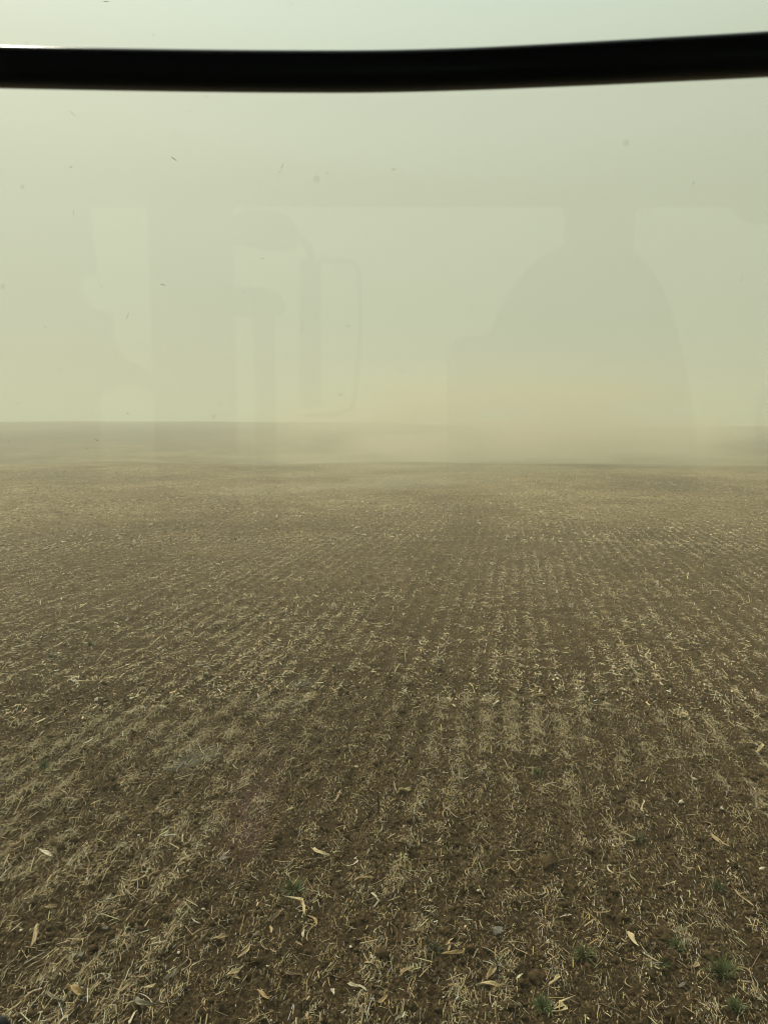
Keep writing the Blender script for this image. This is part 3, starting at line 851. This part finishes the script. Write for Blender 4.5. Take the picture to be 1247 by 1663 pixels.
# rounded corner pieces of the rear openings
for cx, sgn in ((wx[3], -1), (wx[4], 1)):
    rr = .04; pts = [(cx, zt - .003), (cx, zt - rr)]
    pts += [(cx + sgn * (rr - rr * math.cos(a)), zt - rr + (rr - .003) * math.sin(a)) for a in (R(20), R(45), R(70), R(90))]
    prism('corner_gusset', pts, -.725, -.705, M_trim, cab, 0)
# seat
seat_px = [(732,880),(732,560),(742,546),(800,543),(812,512),(830,474),(855,438),(888,408),(925,394),(985,392),(1028,402),
           (1060,432),(1085,478),(1104,540),(1120,610),(1134,700),(1138,880)]
prism('operator_seat', [refl(a, b, .34) for a, b in seat_px], -.46, -.34, M_fab, cab, .01)
# display, mirror and its arm seen through the wide rear opening
prism('display_housing', [refl(a, b, .55) for a, b in ((376,352),(400,338),(440,340),(472,350),(484,372),(476,398),(455,402),(376,392))], -.60, -.55, M_trim, cab, .003)
prism('arm_rest', [refl(a, b, .50) for a, b in ((262,466),(430,466),(452,474),(462,490),(452,506),(430,511),(262,505))], -.56, -.50, M_trim, cab, .003)
refl_box('display_stand', 418, 444, 511, 880, .52, .03, M_trim)
prism('mirror_arm', [refl(a, b, .9) for a, b in ((480,372),(500,388),(510,405),(512,420),(500,420),(494,402),(480,386))], -.92, -.90, M_mirror, cab, 0)
prism('mirror_stay', [refl(a, b, .92) for a, b in ((487,420),(520,420),(520,662),(487,662))], -.96, -.92, M_mirror, cab, 0)
fr = bmesh.new()
ring = [(520,420),(570,423),(583,434),(586,520),(578,640),(570,665),(540,674),(495,674)]
pi = [refl(a, b, .93) for a, b in ring]
for k in range(len(pi) - 1):
    p, q = pi[k], pi[k + 1]; dx_, dz_ = q[0] - p[0], q[1] - p[1]; l_ = math.hypot(dx_, dz_); nx_, nz_ = -dz_ / l_ * .006, dx_ / l_ * .006
    for yy in (-.95, -.93):
        pass
    vs = [fr.verts.new((p[0] + s * nx_, yy, p[1] + s * nz_)) for s, yy in ((1, -.93), (-1, -.93), (-1, -.95), (1, -.95))]
    ws = [fr.verts.new((q[0] + s * nx_, yy, q[1] + s * nz_)) for s, yy in ((1, -.93), (-1, -.93), (-1, -.95), (1, -.95))]
    for j in range(4): fr.faces.new((vs[j], vs[(j + 1) % 4], ws[(j + 1) % 4], ws[j]))
bmesh.ops.recalc_face_normals(fr, faces=fr.faces)
from_bm('mirror_rim', fr, M_mirror, cab, smooth=False)
# harness / console silhouette in the left opening
prism('side_console', [refl(a, b, .60) for a, b in ((20,480),(130,480),(140,500),(170,505),(172,545),(190,580),(215,588),(250,615),(250,640),(200,620),(150,640),(150,880),(20,880))], -.66, -.60, M_trim, cab, 0)
prism('coat_hook', [refl(a, b, .60) for a, b in ((120,270),(140,292),(152,316),(134,320),(140,360),(150,440),(120,445))], -.64, -.60, M_trim, cab, 0)
# loop handle in the right opening
def tube_obj(name, pts, r, m, parent, sides=12, prof=None, caps=True):
    bm = bmesh.new(); rings = []
    for i, p in enumerate(pts):
        p = Vector(p); a = Vector(pts[max(i - 1, 0)]); b = Vector(pts[min(i + 1, len(pts) - 1)])
        tdir = (b - a).normalized(); up = Vector((0, 0, 1)) if abs(tdir.z) < .9 else Vector((0, 1, 0))
        s = tdir.cross(up).normalized(); u = s.cross(tdir)
        ri = r[i] if isinstance(r, (list, tuple)) else r
        ring = []
        for k in range(sides):
            an = 2 * math.pi * k / sides; c_, s_ = math.cos(an), math.sin(an)
            if prof:                             # squarish section
                c_ = math.copysign(abs(c_) ** prof, c_); s_ = math.copysign(abs(s_) ** prof, s_)
            ring.append(bm.verts.new(p + s * (c_ * ri) + u * (s_ * ri)))
        rings.append(ring)
    for i in range(len(rings) - 1):
        for k in range(sides):
            bm.faces.new((rings[i][k], rings[i + 1][k], rings[i + 1][(k + 1) % sides], rings[i][(k + 1) % sides]))
    if caps: bm.faces.new(rings[0]); bm.faces.new(rings[-1][::-1])
    bmesh.ops.recalc_face_normals(bm, faces=bm.faces)
    return from_bm(name, bm, m, parent)
hp = []
for k in range(13):
    a = R(180 + k * 15); x_, z_ = refl(1240 + 42 * math.cos(a), 316 - 34 * math.sin(a) * 1.0, .62)
    hp.append((x_, -.62, z_))
tube_obj('loop_handle', hp, .022, M_trim, cab)
prism('door_strap', [refl(a, b, .62) for a, b in ((1235,752),(1241,640),(1300,590),(1300,752))], -.66, -.62, M_trim, cab, 0)
# round emblem sticker with lines of small print on the right rear pane
M_stk = mat('faded_sticker', (.10, .11, .08), .8, .2)
ec = refl(1054, 340, .70)
rb = bmesh.new()
for k in range(20):
    a0, a1 = R(k * 18), R(k * 18 + 18)
    v = [rb.verts.new((ec[0] + q * math.cos(a), -.7285, ec[1] + q * math.sin(a))) for q, a in ((.010, a0), (.0145, a0), (.0145, a1), (.010, a1))]
    rb.faces.new(v)
from_bm('round_emblem', rb, M_stk, cab, smooth=False)
lb = bmesh.new()
for k, (x0, x1) in enumerate(((-.034, .05), (-.036, .04), (-.036, .02), (-.036, .03))):
    z0 = ec[1] - .030 - k * .010
    vv = [lb.verts.new(q) for q in ((ec[0] + x0, -.7285, z0), (ec[0] + x1, -.7285, z0), (ec[0] + x1, -.7285, z0 - .002), (ec[0] + x0, -.7285, z0 - .002))]
    lb.faces.new(vv)
from_bm('sticker_print', lb, M_stk, cab, smooth=False)

# curved glossy rail across the top of the view; its ends are fixed to the front pillars
RY = .86
prof_pts = [(-760,104),(-400,104),(-150,106),(0,109.5),(150,112.5),(300,115),(450,116.5),(600,116.5),(750,113),(900,106.5),(1050,99),(1247,88.5),(1450,76),(1700,62),(2000,45)]
# smooth through the points
def cr(P, n=6):
    out = []
    for i in range(len(P) - 1):
        p0, p1, p2, p3 = [Vector(P[min(max(j, 0), len(P) - 1)]) for j in (i - 1, i, i + 1, i + 2)]
        for k in range(n):
            t = k / n
            out.append(.5 * ((2 * p1) + (p2 - p0) * t + (2 * p0 - 5 * p1 + 4 * p2 - p3) * t * t + (3 * p1 - p0 - 3 * p2 + p3) * t ** 3))
    out.append(Vector(P[-1])); return out
rail = [tuple(at_y(v.x, v.y, RY)) for v in cr([(a, b, 0) for a, b in prof_pts])]
rail = [p for p in rail if abs(p[0]) < XW - .045]
rads = [(.0112 + .0014 * max(0, min(1, (p[0] / RY * .52 - .05) / .3))) * RY / .52 for p in rail]
tube_obj('curved_rail', rail, rads, M_black, cab, 28, prof=.72)
for s in (-1, 1):
    e = rail[0] if s < 0 else rail[-1]
    box_obj('rail_bracket', (min(e[0], s * (XW - .031)), max(e[0], s * (XW - .031)), RY - .02, RY + .02, e[2] - .02, e[2] + .02), M_trim, cab, .003)
# black knob just inside the lower left corner of the view
kp = at_y(-6, 1672, .62)
km = lump_mesh('latch_knob', .012, .9, 5, 3, .1); link('latch_knob', km, M_trim, cab, kp)
st = tube_obj('latch_stem', [tuple(kp), (kp.x - .02, .70, kp.z - .10), (kp.x - .03, GY - .035, 2.12)], .006, M_trim, cab)
# dirty spots on the pane
M_spot = mat('dirt_spot', (.16, .15, .11), .9, .1)
ns = M_spot.node_tree; bs = ns.nodes['Principled BSDF']; bs.inputs['Alpha'].default_value = .09
for px, py, s in ((514,291,11),(37,303,8),(1016,232,10),(5,466,9),(44,70,5)):
    p = at_y(px, py, GY - .0006); bmv = bmesh.new()
    bmesh.ops.create_circle(bmv, cap_ends=True, radius=s / 2 * GY / F, segments=12)
    from_bm('dirt_spot', bmv, M_spot, cab, loc=p, rot=(R(90), 0, 0), smooth=False)

# faint reflections in the pane, painted as tinted translucent patches
M_paint_refl = bpy.data.materials.new('dried_smear'); M_paint_refl.use_nodes = True
n = M_paint_refl.node_tree; n.nodes.clear()
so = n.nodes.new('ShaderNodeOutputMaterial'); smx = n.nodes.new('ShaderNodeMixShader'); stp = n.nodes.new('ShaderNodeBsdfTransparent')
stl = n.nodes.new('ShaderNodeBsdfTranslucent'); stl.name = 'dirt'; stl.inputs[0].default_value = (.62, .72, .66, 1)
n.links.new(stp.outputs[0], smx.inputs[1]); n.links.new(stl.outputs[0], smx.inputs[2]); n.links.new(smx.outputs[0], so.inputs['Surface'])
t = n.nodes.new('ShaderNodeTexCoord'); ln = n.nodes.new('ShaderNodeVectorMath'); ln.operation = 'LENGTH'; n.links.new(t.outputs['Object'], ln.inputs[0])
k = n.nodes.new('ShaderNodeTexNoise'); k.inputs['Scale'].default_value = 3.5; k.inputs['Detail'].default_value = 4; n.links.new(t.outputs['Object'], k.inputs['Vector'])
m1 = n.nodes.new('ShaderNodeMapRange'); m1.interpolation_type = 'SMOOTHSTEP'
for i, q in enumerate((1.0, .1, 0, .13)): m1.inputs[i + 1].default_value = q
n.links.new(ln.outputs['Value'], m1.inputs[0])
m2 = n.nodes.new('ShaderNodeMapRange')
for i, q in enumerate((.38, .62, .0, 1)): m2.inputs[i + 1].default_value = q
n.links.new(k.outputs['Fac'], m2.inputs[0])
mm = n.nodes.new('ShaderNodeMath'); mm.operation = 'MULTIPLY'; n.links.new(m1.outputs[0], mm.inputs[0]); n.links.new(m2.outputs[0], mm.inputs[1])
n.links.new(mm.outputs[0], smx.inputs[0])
M_lilac = M_paint_refl.copy(); M_lilac.name = 'lilac_smear'; M_lilac.node_tree.nodes['dirt'].inputs[0].default_value = (.50, .26, .36, 1)
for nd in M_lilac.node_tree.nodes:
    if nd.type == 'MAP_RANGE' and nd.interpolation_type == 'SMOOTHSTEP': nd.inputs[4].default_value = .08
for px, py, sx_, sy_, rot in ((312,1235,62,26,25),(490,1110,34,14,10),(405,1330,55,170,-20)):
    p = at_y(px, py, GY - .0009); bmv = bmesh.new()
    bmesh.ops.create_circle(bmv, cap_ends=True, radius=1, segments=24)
    o = from_bm('smear', bmv, M_paint_refl, cab, loc=p, rot=(R(90), R(-rot), 0), smooth=False)
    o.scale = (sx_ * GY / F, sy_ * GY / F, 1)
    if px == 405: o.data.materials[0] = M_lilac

# body and wheels under the cab (behind the frame)
bx_ = box_obj('chassis', (-.75, .75, -2.6, .6, .75, ZF - .052), M_trim, cab, .03)
for s in (-1, 1):
    for yy, rr in ((.0, .80), (-2.4, .70)):
        bmw = bmesh.new()
        bmesh.ops.create_cone(bmw, cap_ends=True, segments=36, radius1=rr, radius2=rr, depth=.5)
        bmesh.ops.bevel(bmw, geom=[e for e in bmw.edges if len(e.link_faces) == 2 and e.calc_face_angle(0) > 1], offset=.06, segments=3, affect='EDGES')
        from_bm('wheel', bmw, M_tyre, cab, loc=(s * 1.12, yy, rr), rot=(0, R(90), 0))

# ------------------------------------------------------------------ dust in the air
def vol_mat(name, col, dens, aniso=.2):
    m = bpy.data.materials.new(name); m.use_nodes = True
    n = m.node_tree; n.nodes.clear()
    o = n.nodes.new('ShaderNodeOutputMaterial'); v = n.nodes.new('ShaderNodeVolumePrincipled')
    v.inputs['Color'].default_value = (*col, 1); v.inputs['Density'].default_value = dens
    v.inputs['Anisotropy'].default_value = aniso
    n.links.new(v.outputs[0], o.inputs['Volume']); return m, n, v

HM, _, _ = vol_mat('dusty_air', (.765, .785, .66), .0056)
bm = bmesh.new(); box(bm, -3200, 3200, -3200, 3200, -13, 20)
hz = from_bm('haze', bm, HM, smooth=False); hz['kind'] = 'stuff'
tag(hz, 'thin tan dust haze hanging over the whole field', 'haze')

# a denser plume drifting over the crest of the field
DM, n, v = vol_mat('dust_plume', (.795, .745, .585), 0)
t = n.nodes.new('ShaderNodeTexCoord'); ln = n.nodes.new('ShaderNodeVectorMath'); ln.operation = 'LENGTH'
n.links.new(t.outputs['Object'], ln.inputs[0])
mr = n.nodes.new('ShaderNodeMapRange'); mr.interpolation_type = 'SMOOTHSTEP'
for i, q in enumerate((1.0, .15, 0, 1)): mr.inputs[i + 1].default_value = q
n.links.new(ln.outputs['Value'], mr.inputs[0])
k = n.nodes.new('ShaderNodeTexNoise'); k.inputs['Scale'].default_value = 2.2; k.inputs['Detail'].default_value = 3
mp = n.nodes.new('ShaderNodeMapping'); mp.inputs['Scale'].default_value = (1.3, .7, 2.2)
n.links.new(t.outputs['Object'], mp.inputs[0]); n.links.new(mp.outputs[0], k.inputs['Vector'])
m2 = n.nodes.new('ShaderNodeMapRange')
for i, q in enumerate((.38, .64, .12, 1.8)): m2.inputs[i + 1].default_value = q
n.links.new(k.outputs['Fac'], m2.inputs[0])
mu = n.nodes.new('ShaderNodeMath'); mu.operation = 'MULTIPLY'
n.links.new(mr.outputs[0], mu.inputs[0]); n.links.new(m2.outputs[0], mu.inputs[1])
m3 = n.nodes.new('ShaderNodeMath'); m3.operation = 'MULTIPLY'; m3.inputs[1].default_value = .06
n.links.new(mu.outputs[0], m3.inputs[0]); n.links.new(m3.outputs[0], v.inputs['Density'])
bm = bmesh.new(); bmesh.ops.create_icosphere(bm, subdivisions=3, radius=1)
pl = from_bm('dust_cloud', bm, DM, loc=(13, 86, 2))
pl.scale = (34, 44, 9.5); pl.rotation_euler = (0, 0, R(-8)); pl['kind'] = 'stuff'
tag(pl, 'thick tan dust plume swirling over the crest right of centre', 'dust')

# a thin skein of dust creeping low over the stubble
DM2 = DM.copy(); DM2.name = 'dust_skein'
for nd in DM2.node_tree.nodes:
    if nd.type == 'MATH' and not nd.inputs[1].is_linked: nd.inputs[1].default_value = .032
me2 = pl.data.copy(); me2.materials.clear(); me2.materials.append(DM2)
pl2 = link('dust_cloud', me2, None, None, (.3, 40, .4), (0, 0, R(-38)))
pl2.scale = (6, 17, 1.6)
tag(pl2, 'low thin skein of tan dust lying on the stubble in the centre', 'dust', kind='stuff')
